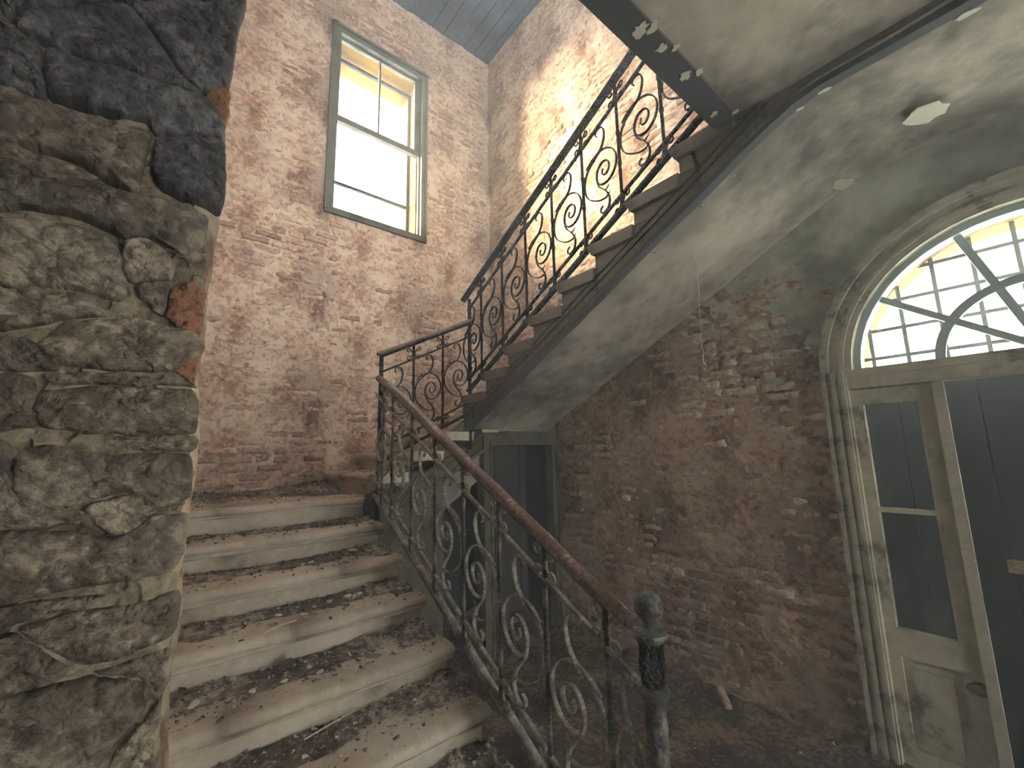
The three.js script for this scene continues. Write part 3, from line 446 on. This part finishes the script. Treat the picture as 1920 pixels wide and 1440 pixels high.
{ // lower flight
  const t = thing('stair_railing', 'wrought iron scroll railing with dusty red-brown handrail and ball newel on the lower flight', 'railing'), X = 1.285, y0 = EYE + 0.151 - 0.93;
  // s counts metres up the flight from zf = 2.34
  const at = (s, y) => V(X, y0 + s * SL + y, 2.34 + s);
  railing(t, { at, n: new THREE.Vector3(1, 0, 0), slope: SL, bars: [0, 0.1, 0.76], top: 0.91, spots: [-1.272, -0.96, -0.648, -0.336, -0.024, 0.288, 0.6, 0.77], panels: [-1.272, -0.96, -0.648, -0.336, -0.024, 0.288, 0.6], W: 0.312, s0: -1.44, s1: 0.92, mat: MAT.iron, light: MAT.dusty }).spiral();
  const P = [V(X, EYE + 0.6, 3.235), V(X, EYE + 0.575, 3.18), V(X, EYE + 0.48, 2.96), V(X, EYE + 0.151, 2.34), V(X, EYE - 0.28, 1.53), V(X, EYE - 0.5, 1.12), V(X, EYE - 0.545, 1.03), V(X, EYE - 0.575, 0.97), V(X, EYE - 0.585, 0.9)];
  mesh('handrail', sweep(spline(P, 90), 0.052, 0.058, null, 16, (q) => 0.62 + 0.38 * smooth(0, 0.02, q)), MAT.wood, t).userData.label = 'dusty red-brown wooden handrail';
  mesh('core_rail', sweep([at(0.84, 0.898), at(0, 0.898), at(-1.28, 0.898)], 0.01, 0.03), MAT.iron, t);
  const np = mesh('newel_block', lathe([[0.03, -0.752], [0.038, -0.745], [0.039, -0.715], [0.0425, -0.71], [0.0425, -0.668], [0.038, -0.664], [0.04, -0.66], [0.04, -0.628], [0.047, -0.61]], 8), MAT.newelIron, t, V(X, EYE, 0.885));
  mesh('newel_ring', lathe([[0.03, -0.78], [0.047, -0.777], [0.051, -0.764], [0.046, -0.752], [0.03, -0.748]], 28), MAT.newel, np);
  mesh('newel_cap', lathe([[0.04, -0.618], [0.05, -0.608], [0.056, -0.597], [0.056, -0.588], [0.05, -0.578], [0.034, -0.573], [0.022, -0.566], [0.021, -0.555], [0, -0.553]], 28), MAT.newel, np);
  const ball = new THREE.SphereGeometry(0.047, 32, 22); { const p = ball.attributes.position; for (let i = 0; i < p.count; i++) { const a = Math.atan2(p.getZ(i), p.getX(i)), k = 1 + 0.012 * Math.cos(a * 16) * Math.sqrt(Math.max(0, 1 - (p.getY(i) / 0.047) ** 2)); p.setX(i, p.getX(i) * k); p.setZ(i, p.getZ(i) * k); } ball.computeVertexNormals(); }
  mesh('newel_ball', muv(ball), MAT.newel, np, new THREE.Vector3(0, -0.512, 0));
  mesh('twisted_shaft', surf(40, 130, (a, b) => { const y = lerp(0.15, EYE - 0.775, b), th = a * 2 * Math.PI, r = 0.031 + 0.0045 * Math.abs(Math.cos(2 * (th + y * 26))), v = new THREE.Vector3(r * Math.cos(th), y - EYE, r * Math.sin(th)); v.u = th * 0.03; v.v = y; return v; }), MAT.newel, np);
  mesh('newel_base', lathe([[0, 0.05], [0.055, 0.05], [0.055, 0.13], [0.04, 0.15], [0.035, 0.18]], 20).translate(0, 0.1 - EYE, 0), MAT.newel, np);
}
{ // middle flight
  const t = thing('stair_railing', 'short wrought iron scroll railing between two dark posts along the middle flight', 'railing'), Z = ZL - 0.045, W = 0.28, sl = 0.5;
  const at = (s, y) => V(1.305 + s, EYE - 0.06 + s * sl + y, Z);
  railing(t, { at, n: new THREE.Vector3(0, 0, 1), slope: sl, bars: [0, 0.1, 0.71], top: 0.83, spots: [0.28, 0.56], panels: [0, 0.28, 0.56], W, s0: 0, s1: 0.845, mat: MAT.darkIron });
  mesh('handrail', sweep([at(-0.03, 0.865), at(0.1, 0.865), at(0.5, 0.865), at(0.845, 0.865)], 0.036, 0.055, null, 12), MAT.wood, t);
  mesh('core_rail', sweep([at(0, 0.835), at(0.4, 0.835), at(0.845, 0.835)], 0.016, 0.03), MAT.darkIron, t);
  const post = (s, y0, y1) => mesh('post', merge([muv(new THREE.CylinderGeometry(0.017, 0.017, y1 - y0, 12).translate(0, (y1 + y0) / 2, 0)), ...[0.3, 0.6].map((f) => lathe([[0.017, -0.015], [0.022, -0.01], [0.022, 0.01], [0.017, 0.015]], 12).translate(0, lerp(y0, y1, f), 0))]), MAT.darkIron, t, V(1.305 + s, 0, Z));
  post(0, L1 - 0.25, EYE + 0.82); const p2 = post(0.845, EYE + 0.03, EYE + 1.44);
  mesh('bracket', merge([sweep(spline([V(0, EYE + 0.28, 0), V(0.03, EYE + 0.27, 0), V(0.06, EYE + 0.29, 0), V(0.05, EYE + 0.31, 0), V(0.03, EYE + 0.3, 0)], 20), 0.014, 0.012), sweep(spline([V(0, EYE + 0.04, 0), V(-0.04, EYE + 0.04, 0), V(-0.05, EYE + 0.07, 0), V(-0.03, EYE + 0.08, 0)], 16), 0.014, 0.012)]), MAT.darkIron, p2);
}
{ // upper flight
  const t = thing('stair_railing', 'long dark wrought iron scroll railing climbing the upper flight against the sunlit brick', 'railing'), X = 2.135, sl = 0.53;
  const at = (s, y) => V(X, EYE + 1.455 - 0.935 + s * sl + y, 3.31 - s);
  railing(t, { at, n: new THREE.Vector3(1, 0, 0), slope: sl, bars: [0, 0.1, 0.77], top: 0.9, spots: [0.29, 0.602, 0.914, 1.226, 1.538, 1.85, 2.162, 2.474, 2.786], panels: [-0.022, 0.29, 0.602, 0.914, 1.226, 1.538, 1.85, 2.162, 2.474], W: 0.312, s0: 0.07, s1: 2.95, mat: MAT.darkIron });
  mesh('handrail', sweep([at(-0.01, 0.935), at(1, 0.935), at(2, 0.935), at(2.98, 0.935)], 0.05, 0.06, null, 12), MAT.darkIron, t);
  mesh('string_stay', sweep(spline([V(X - 0.02, L2 + 7.6 * R, 0.98), V(X - 0.03, L2 + 7.3 * R, 0.97), V(X - 0.02, L2 + 6.6 * R, 0.95)], 12), 0.02, 0.014), MAT.darkIron, t);
}

// ---------------------------------------------------------------- high sash window
{
  const w = struct('window_1', 'tall sash window high in the brick wall'), ztop = ZB - 0.015;
  const fr = [box(WX0 - 0.02, 1.2, WY0 - 0.03, WY1 + 0.02, ztop, ZB + 0.12), box(2.225, WX1 + 0.02, WY0 - 0.03, WY1 + 0.02, ztop, ZB + 0.12), box(1.2, 2.225, WY1 - 0.06, WY1 + 0.02, ztop, ZB + 0.12), box(1.2, 2.225, WY0 - 0.03, WY0 + 0.02, ztop, ZB + 0.12)];
  mesh('window_frame', merge(fr), MAT.greyPaint, w);
  mesh('frame_bead', merge([box(WX0 - 0.035, WX0 + 0.0, WY0 - 0.03, WY1 + 0.03, ztop - 0.02, ZB), box(WX0 - 0.035, WX1 + 0.035, WY1 + 0.0, WY1 + 0.035, ztop - 0.02, ZB), box(WX1, WX1 + 0.03, WY0 - 0.03, WY1 + 0.03, ztop - 0.015, ZB)]), MAT.greyPaint, w);
  const my = EYE + 3.73;
  mesh('upper_sash', merge([box(1.2, 1.225, my, WY1 - 0.06, ZB + 0.05, ZB + 0.09), box(2.15, 2.225, my, WY1 - 0.06, ZB + 0.05, ZB + 0.09), box(1.2, 2.225, my - 0.03, my + 0.04, ZB + 0.03, ZB + 0.09), box(1.2, 2.225, WY1 - 0.085, WY1 - 0.05, ZB + 0.05, ZB + 0.09)]), MAT.greyPaint, w);
  mesh('glazing_bar', box(1.68, 1.7, my, WY1 - 0.06, ZB + 0.05, ZB + 0.085), MAT.greyPaint, w);
  mesh('lower_sash', merge([box(1.2, 1.215, WY0 + 0.02, my, ZB + 0.03, ZB + 0.06), box(2.205, 2.225, WY0 + 0.02, my, ZB + 0.03, ZB + 0.06)]), MAT.greyPaint, w);
  mesh('pane', box(1.22, 1.68, my + 0.04, WY1 - 0.08, ZB + 0.068, ZB + 0.07), MAT.clear, w); mesh('pane', box(1.7, 2.15, my + 0.04, WY1 - 0.08, ZB + 0.068, ZB + 0.07), MAT.clear, w);
  mesh('window_sill', box(WX0 - 0.03, WX1 + 0.03, WY0 - 0.06, WY0 - 0.02, ZB - 0.03, ZB + 0.1), MAT.greyPaint, w);
  const z2 = ZB + 0.29;
  mesh('outer_jamb', box(2.17, 2.215, WY0 + 0.02, 6.56, z2, z2 + 0.03), MAT.darkIron, w); mesh('outer_jamb', box(1.18, 1.21, WY0 + 0.02, 6.56, z2, z2 + 0.03), MAT.darkIron, w);
  mesh('outer_head', box(1.18, 2.215, 6.52, 6.56, z2, z2 + 0.03), MAT.darkIron, w); mesh('guard_bar', box(1.18, 2.2, WY0 + 0.5, WY0 + 0.535, z2, z2 + 0.03), MAT.darkIron, w);
}

// ---------------------------------------------------------------- arched doorway with fanlight
{
  const w = struct('window_2', 'half-round fanlight of dusty panes over the doorway');
  const ringX = (r0, r1, x0, x1, n = 30) => prism('x', [...arch(r1, n), ...arch(r0, n).reverse()], x0, x1);
  mesh('architrave', ringX(0.755, 0.9, XW - 0.03, XW + 0.04, 40), MAT.paint, w); mesh('architrave_bead', ringX(0.87, 0.915, XW - 0.05, XW + 0.02, 40), MAT.paint, w); mesh('architrave_bead', ringX(0.79, 0.815, XW - 0.045, XW + 0.02, 40), MAT.paint, w);
  mesh('outer_ring', ringX(0.72, 0.78, XW + 0.03, XW + 0.12), MAT.hazedFanPaint, w); mesh('inner_ring', ringX(0.352, 0.395, XW + 0.06, XW + 0.1), MAT.hazedFanPaint, w);  // ring and spoke colour lightened to hold the haze round the fanlight
  mesh('transom', box(XW - 0.02, XW + 0.12, 2.13, 2.25, FZ - 0.8, FZ + 0.8), MAT.paint, w); mesh('transom_bead', box(XW - 0.04, XW + 0.02, 2.2, 2.235, FZ - 0.8, FZ + 0.8), MAT.paint, w);
  for (let i = 1; i < 5; i++) { const a = i * Math.PI / 5, c = Math.cos(a), s = Math.sin(a); mesh('spoke', sweep([V(XW + 0.08, FY + 0.02 * s, FZ + 0.02 * c), V(XW + 0.08, FY + 0.74 * s, FZ + 0.74 * c)], 0.034, 0.036), MAT.hazedFanPaint, w); }
  const pol = (r, a) => [FZ + r * Math.cos(a), FY + r * Math.sin(a)];
  for (let i = 0; i < 5; i++) for (const [r0, r1] of [[0.39, 0.73], [0.02, 0.36]]) {
    const a0 = i * Math.PI / 5 + 0.02, a1 = (i + 1) * Math.PI / 5 - 0.02, P = [];
    const broken = r1 > 0.5 && i === 1 ? (k) => 0.73 - 0.17 * smooth(0.1, 1, k / 8) : r1 > 0.5 && i === 0 ? () => r1 : () => r1;
    for (let k = 0; k <= 8; k++) P.push(pol(broken(k), lerp(a0, a1, k / 8)));
    for (let k = 8; k >= 0; k--) P.push(pol(r0, lerp(a0, a1, k / 8)));
    const hole = r1 > 0.5 && i === 0 ? [[pol(0.66, 0.36), pol(0.63, 0.44), pol(0.5, 0.5), pol(0.44, 0.4), pol(0.5, 0.33)]] : [];
    mesh('pane', prism('x', P, XW + 0.079, XW + 0.081, hole), MAT.pane, w);
  }
  const gr = thing('window_grille', 'rusty iron security grille behind the dusty fanlight', 'grille');
  const barIn = (name, a, b) => mesh(name, sweep([a, b], 0.02, 0.02), MAT.hazedRust, gr);  // grille colour is greyed lighter in place of haze
  for (let i = -4; i <= 4; i++) { const z = FZ + 0.02 + i * 0.17, h = Math.sqrt(Math.max(0.01, 0.76 ** 2 - (z - FZ) ** 2)); barIn('grille_bar', V(XW + 0.3, FY - 0.02, z), V(XW + 0.3, FY + h, z)); }
  for (let i = 0; i < 4; i++) { const y = FY + 0.1 + i * 0.18, h = Math.sqrt(0.77 ** 2 - (y - FY) ** 2); barIn('grille_bar', V(XW + 0.31, y, FZ - h), V(XW + 0.31, y, FZ + h)); }
  const d = struct('door_1', 'tall narrow cream door leaf with two dark panes and a lower panel'), x0 = XW + 0.01, x1 = XW + 0.055;
  const j0 = FZ + 0.81;
  mesh('jamb_casing', box(XW - 0.03, XW + 0.05, 0, 2.25, j0 - 0.02, j0 + 0.1), MAT.paint, d); for (const q of [j0 - 0.01, j0 + 0.035, j0 + 0.085]) mesh('casing_bead', box(XW - 0.05, XW, 0, 2.25, q, q + 0.022), MAT.paint, d);
  mesh('jamb_casing', box(XW - 0.03, XW + 0.05, 0, 2.25, FZ - 0.91, FZ - 0.79), MAT.paint, d);
  const leafParts = (za, zb) => {
    const sgn = Math.sign(zb - za), Z = (q) => za + sgn * q;      // 0 at the hinge side
    const L = mesh('leaf_frame', merge([box(x0, x1, 0.02, 2.12, Z(0), Z(0.07)), box(x0, x1, 0.02, 2.12, Z(0.31), Z(0.42)), box(x0, x1, 2.03, 2.12, Z(0.07), Z(0.31)), box(x0, x1, 0.62, 0.765, Z(0.07), Z(0.31)), box(x0, x1, 0.02, 0.16, Z(0.07), Z(0.31))]), MAT.paint, d);
    mesh('astragal', box(x0 - 0.02, x0 + 0.01, 0.02, 2.12, Z(0.385), Z(0.43)), MAT.paint, L); mesh('hinge', box(x0 - 0.012, x0 + 0.01, 1.25, 1.38, Z(-0.012), Z(0.012)), MAT.brass, L); mesh('hinge', box(x0 - 0.012, x0 + 0.01, 0.4, 0.53, Z(-0.012), Z(0.012)), MAT.brass, L);
    mesh('glazing_bar', box(x0, x1, 1.4, 1.425, Z(0.07), Z(0.31)), MAT.paint, d);
    mesh('pane', box(x0 + 0.02, x0 + 0.023, 1.425, 2.03, Z(0.07), Z(0.31)), MAT.clear, d); mesh('pane', box(x0 + 0.02, x0 + 0.023, 0.765, 1.4, Z(0.07), Z(0.31)), MAT.clear, d);
    mesh('panel', merge([box(x0 + 0.02, x0 + 0.03, 0.16, 0.62, Z(0.07), Z(0.31)), box(x0 + 0.008, x0 + 0.03, 0.21, 0.57, Z(0.115), Z(0.265))]), MAT.paint, d);
    mesh('lock_plate', lathe([[0, 0], [0.03, 0], [0.026, 0.012], [0, 0.014]], 14).scale(1, 1, 1.6).rotateZ(Math.PI / 2), MAT.brass, L, V(x0, 0.56, Z(0.36)));
  };
  leafParts(FZ + 0.805, FZ + 0.3); leafParts(FZ - 0.805, FZ - 0.3);
  const sh = thing('shutter', 'dark closed board shutter behind the doorway', 'shutter');
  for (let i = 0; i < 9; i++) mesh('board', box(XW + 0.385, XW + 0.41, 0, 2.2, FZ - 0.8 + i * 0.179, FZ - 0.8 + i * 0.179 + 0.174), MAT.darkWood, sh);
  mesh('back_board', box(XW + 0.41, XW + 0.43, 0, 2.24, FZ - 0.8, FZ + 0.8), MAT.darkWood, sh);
  mesh('pale_patch', box(XW + 0.378, XW + 0.386, 1.08, 1.15, 0.02, 0.2), brickMats[2], sh).userData.label = 'pale reddish patch on the dark boards';
}

// ---------------------------------------------------------------- dirt and rubble
{
  const chipG = new THREE.TetrahedronGeometry(1, 0).scale(1, 0.4, 0.8), heaps = [];
  const amount = (k, x) => [1.0, 0.75, 0.8, 0.9, 1.1, 1.15, 1.1, 1.0, 0.8][k] * (0.55 + 0.75 * smooth(XF * 0.5, XF, x) + 0.3 * smooth(0.5, 0.1, x));
  const M = new THREE.Matrix4(), Q = new THREE.Quaternion(), E = new THREE.Euler(), chips = [];
  for (let k = 0; k < 9; k++) {
    const z0 = ZL - k * G, deep = k ? G + 0.03 : ZB - ZL, Y = L1 - k * R;
    const hgt = (x, q) => (k ? 0.034 : 0.05) * amount(k, x) * smooth(0.3, 1.0, q * (k ? 1 : 1.2) + 0.9 * (fbm(x * 5, k * 7.7 + q * 2.5, 12, 4) - 0.5) + 0.12 * smooth(0.75, 1.15, x)) * (0.45 + 1.1 * fbm(x * 18, q * 6 + k * 9, 14, 4)) - 0.003;
    heaps.push(surf(90, k ? 18 : 50, (a, b) => { const x = lerp(XL + 0.01, XF - 0.02, a), v = V(x, Y + hgt(x, b), z0 + 0.055 + b * (deep - 0.055)); v.u = x + k; v.v = b * deep; return v; }));
    for (let i = 0; i < (k ? 1700 : 3000); i++) {
      const x = rr(XL + 0.02, XF - 0.02), q = Math.pow(rnd(), 0.65); if (rnd() > 0.35 + 0.7 * q * amount(k, x)) continue;
      const s = 0.0025 + 0.014 * Math.pow(rnd(), 5), y = Y + Math.max(0, hgt(x, q)) + s * 0.3, tone = rnd();
      chips.push([V(x, y, z0 + q * deep), s, tone]);
    }
  }
  for (let k = 0; k < 4; k++) for (let i = 0; i < 160; i++) chips.push([V(1.22 + (3 - k) * 0.31 + rr(0.02, 0.3), L2 - k * R + 0.004, rr(ZL, ZB - 0.05)), 0.003 + 0.008 * Math.pow(rnd(), 3), rnd()]);
  for (let i = 0; i < 900; i++) { const x = XW - Math.pow(rnd(), 1.5) * 2; chips.push([V(x, 0.02 + 0.06 * smooth(0.5, 0, XW - x), rr(0.9, 3.2)), 0.004 + 0.014 * Math.pow(rnd(), 3), rnd() * 0.75]); }
  const dl = mesh('dirt_layer', merge(heaps), MAT.dirt); dl.userData = { kind: 'stuff', label: 'dark dirt drifted along the backs of the lower steps', category: 'dirt' };
  const im = new THREE.InstancedMesh(chipG, MAT.chip, chips.length); im.name = 'rubble_crumbs'; im.userData = { kind: 'stuff', label: 'small crumbs of plaster scattered over the steps and floor', category: 'rubble' }; im.castShadow = im.receiveShadow = true;
  chips.forEach(([p, s, t], i) => {
    Q.setFromEuler(E.set(rr(-0.6, 0.6), rr(0, 6.3), rr(-0.6, 0.6))); im.setMatrixAt(i, M.compose(p, Q, new THREE.Vector3(s * rr(0.8, 1.6), s, s * rr(0.7, 1.4))));
    im.setColorAt(i, t < 0.45 ? tint(0.11, 0.085, 0.065).multiplyScalar(rr(0.6, 1.5)) : t < 0.72 ? tint(0.32, 0.27, 0.21) : tint(0.62, 0.57, 0.48));
  });
  scene.add(im);
  // single larger flakes that can be picked out in the photograph
  const steps = ['landing', 'top step', 'second step below the landing', 'third step below the landing', 'fourth step below the landing', 'fifth step below the landing'];
  const flakeShapes = Array.from({ length: 6 }, (_, k) => { const n = 7, P = Array.from({ length: n }, (_, i) => { const a = i / n * 2 * Math.PI, q = rr(0.55, 1.1); return new THREE.Vector2(q * Math.cos(a), q * 0.7 * Math.sin(a)); }); return muv(clean(new THREE.ExtrudeGeometry(new THREE.Shape(P), { depth: 0.25, bevelEnabled: true, bevelSize: 0.08, bevelThickness: 0.06, bevelSegments: 1 }).rotateX(-Math.PI / 2))); });
  const put = (k, x, z, r, h = 1) => { const o = mesh('plaster_flake', flakeShapes[Math.floor(rnd() * 6)], MAT.flake); const q = k ? (z - ZL + k * G) / (G + 0.03) : 0; o.position.copy(V(x, L1 - k * R + 0.012 + 0.018 * q, z)); o.rotation.set(rr(-0.25, 0.25), rr(0, 6), rr(-0.25, 0.25)); o.scale.set(r, r * h, r); return o; };
  const groups = {};
  const flakes = [[4, 0.6, 2.23, 0.017], [4, 0.63, 2.16, 0.016], [4, 0.49, 2.18, 0.016], [4, 0.18, 2.22, 0.022], [4, 0.37, 2.18, 0.018], [4, 1.11, 2.14, 0.011], [4, 1.02, 2.11, 0.011], [3, 0.77, 2.55, 0.02], [3, 0.88, 2.56, 0.024], [3, 0.94, 2.56, 0.02], [3, 0.62, 2.46, 0.02], [3, 0.52, 2.52, 0.02], [3, 0.69, 2.52, 0.018], [2, 1.02, 2.92, 0.032], [2, 1.1, 2.85, 0.016], [2, 0.74, 2.81, 0.02], [5, 1.11, 1.98, 0.014], [5, 0.51, 1.9, 0.014], [5, 0.99, 1.96, 0.012], [5, 0.83, 1.87, 0.012]].sort((a, b) => a[1] - b[1]), nth = ['leftmost', 'second from the left', 'third from the left', 'fourth from the left', 'fifth from the left', 'sixth from the left', 'rightmost'];
  for (const f of flakes) {
    const [k, x, z, r] = f, row = flakes.filter((q) => q[0] === k), i = row.indexOf(f), o = put(k, x, z, r);
    o.userData = { label: `${i === row.length - 1 ? nth[6] : nth[i]} of the pale plaster flakes on the ${steps[k]}`, category: 'plaster flake', group: `plaster flakes on the ${steps[k]}` };
  }
  const st = put(4, 0.52, 2.3, 0.032, 2.2); st.name = 'stone_lump'; st.material = stoneMats[2]; st.userData = { label: 'rounded grey lump of stone at the back of the fourth step', category: 'stone' };
  const br = put(0, 0.93, 4.15, 0.07, 1.4); br.name = 'brick_fragment'; br.material = brickMats[1]; br.userData = { label: 'broken flat brick piece lying in the dirt on the landing by the window wall', category: 'brick' };
  const fb = mesh('fallen_brick', new THREE.BoxGeometry(1, 1, 1), brickMats[1]); fb.geometry = merge([brickShapes[2].clone().translate(0, 0, 0.035), brickShapes[2].clone().rotateX(Math.PI).translate(0, 0, -0.0)]); fb.rotation.set(-Math.PI / 2 + 0.1, 0, 0.7); fb.position.copy(V(3.1, 0.1, 1.59)); fb.userData = { label: 'fallen dusty brick on the dirt floor at the foot of the brick wall', category: 'brick' };
  const stick = (n, label, a, b, r, c) => { const o = mesh(n, sweep(spline([a, a.clone().lerp(b, 0.5).add(new THREE.Vector3(0, 0.008, 0.01)), b], 12), r, r, null, 6), MAT.flake); o.userData = { label, category: c }; };
  stick('splinter', 'thin pale splinter lying across the fifth step', V(0.53, L1 - 5 * R + 0.03, 1.99), V(0.75, L1 - 5 * R + 0.035, 2.04), 0.006, 'splinter');
  stick('splinter', 'pale sliver lying along the nosing of the third step', V(0.43, L1 - 3 * R + 0.008, 2.36), V(0.58, L1 - 3 * R + 0.01, 2.42), 0.007, 'splinter');
}
{ // cobwebbed string hanging from the soffit
  const x = 2.46, z = 1.19, P = []; for (let i = 0; i <= 40; i++) { const t = i / 40; P.push(V(x + 0.012 * Math.sin(t * 5) + 0.006 * (fbm(t * 20, 1, 3) - 0.5), lerp(soff(z) + 0.005, EYE + 0.5, t), z + 0.012 * (fbm(t * 12, 5, 4) - 0.5))); }
  P.push(V(x + 0.016, EYE + 0.48, z), V(x + 0.0, EYE + 0.465, z), V(x - 0.008, EYE + 0.45, z));
  const s = mesh('hanging_string', sweep(P, 0.004, 0.004, null, 6, (t) => 0.6 + 1.6 * Math.max(0, fbm(t * 14, 8, 6) - 0.4)), MAT.cobweb); s.userData = { label: 'pale dusty string hanging from the underside of the upper flight', category: 'string' };
}
renderer.render(scene, camera);
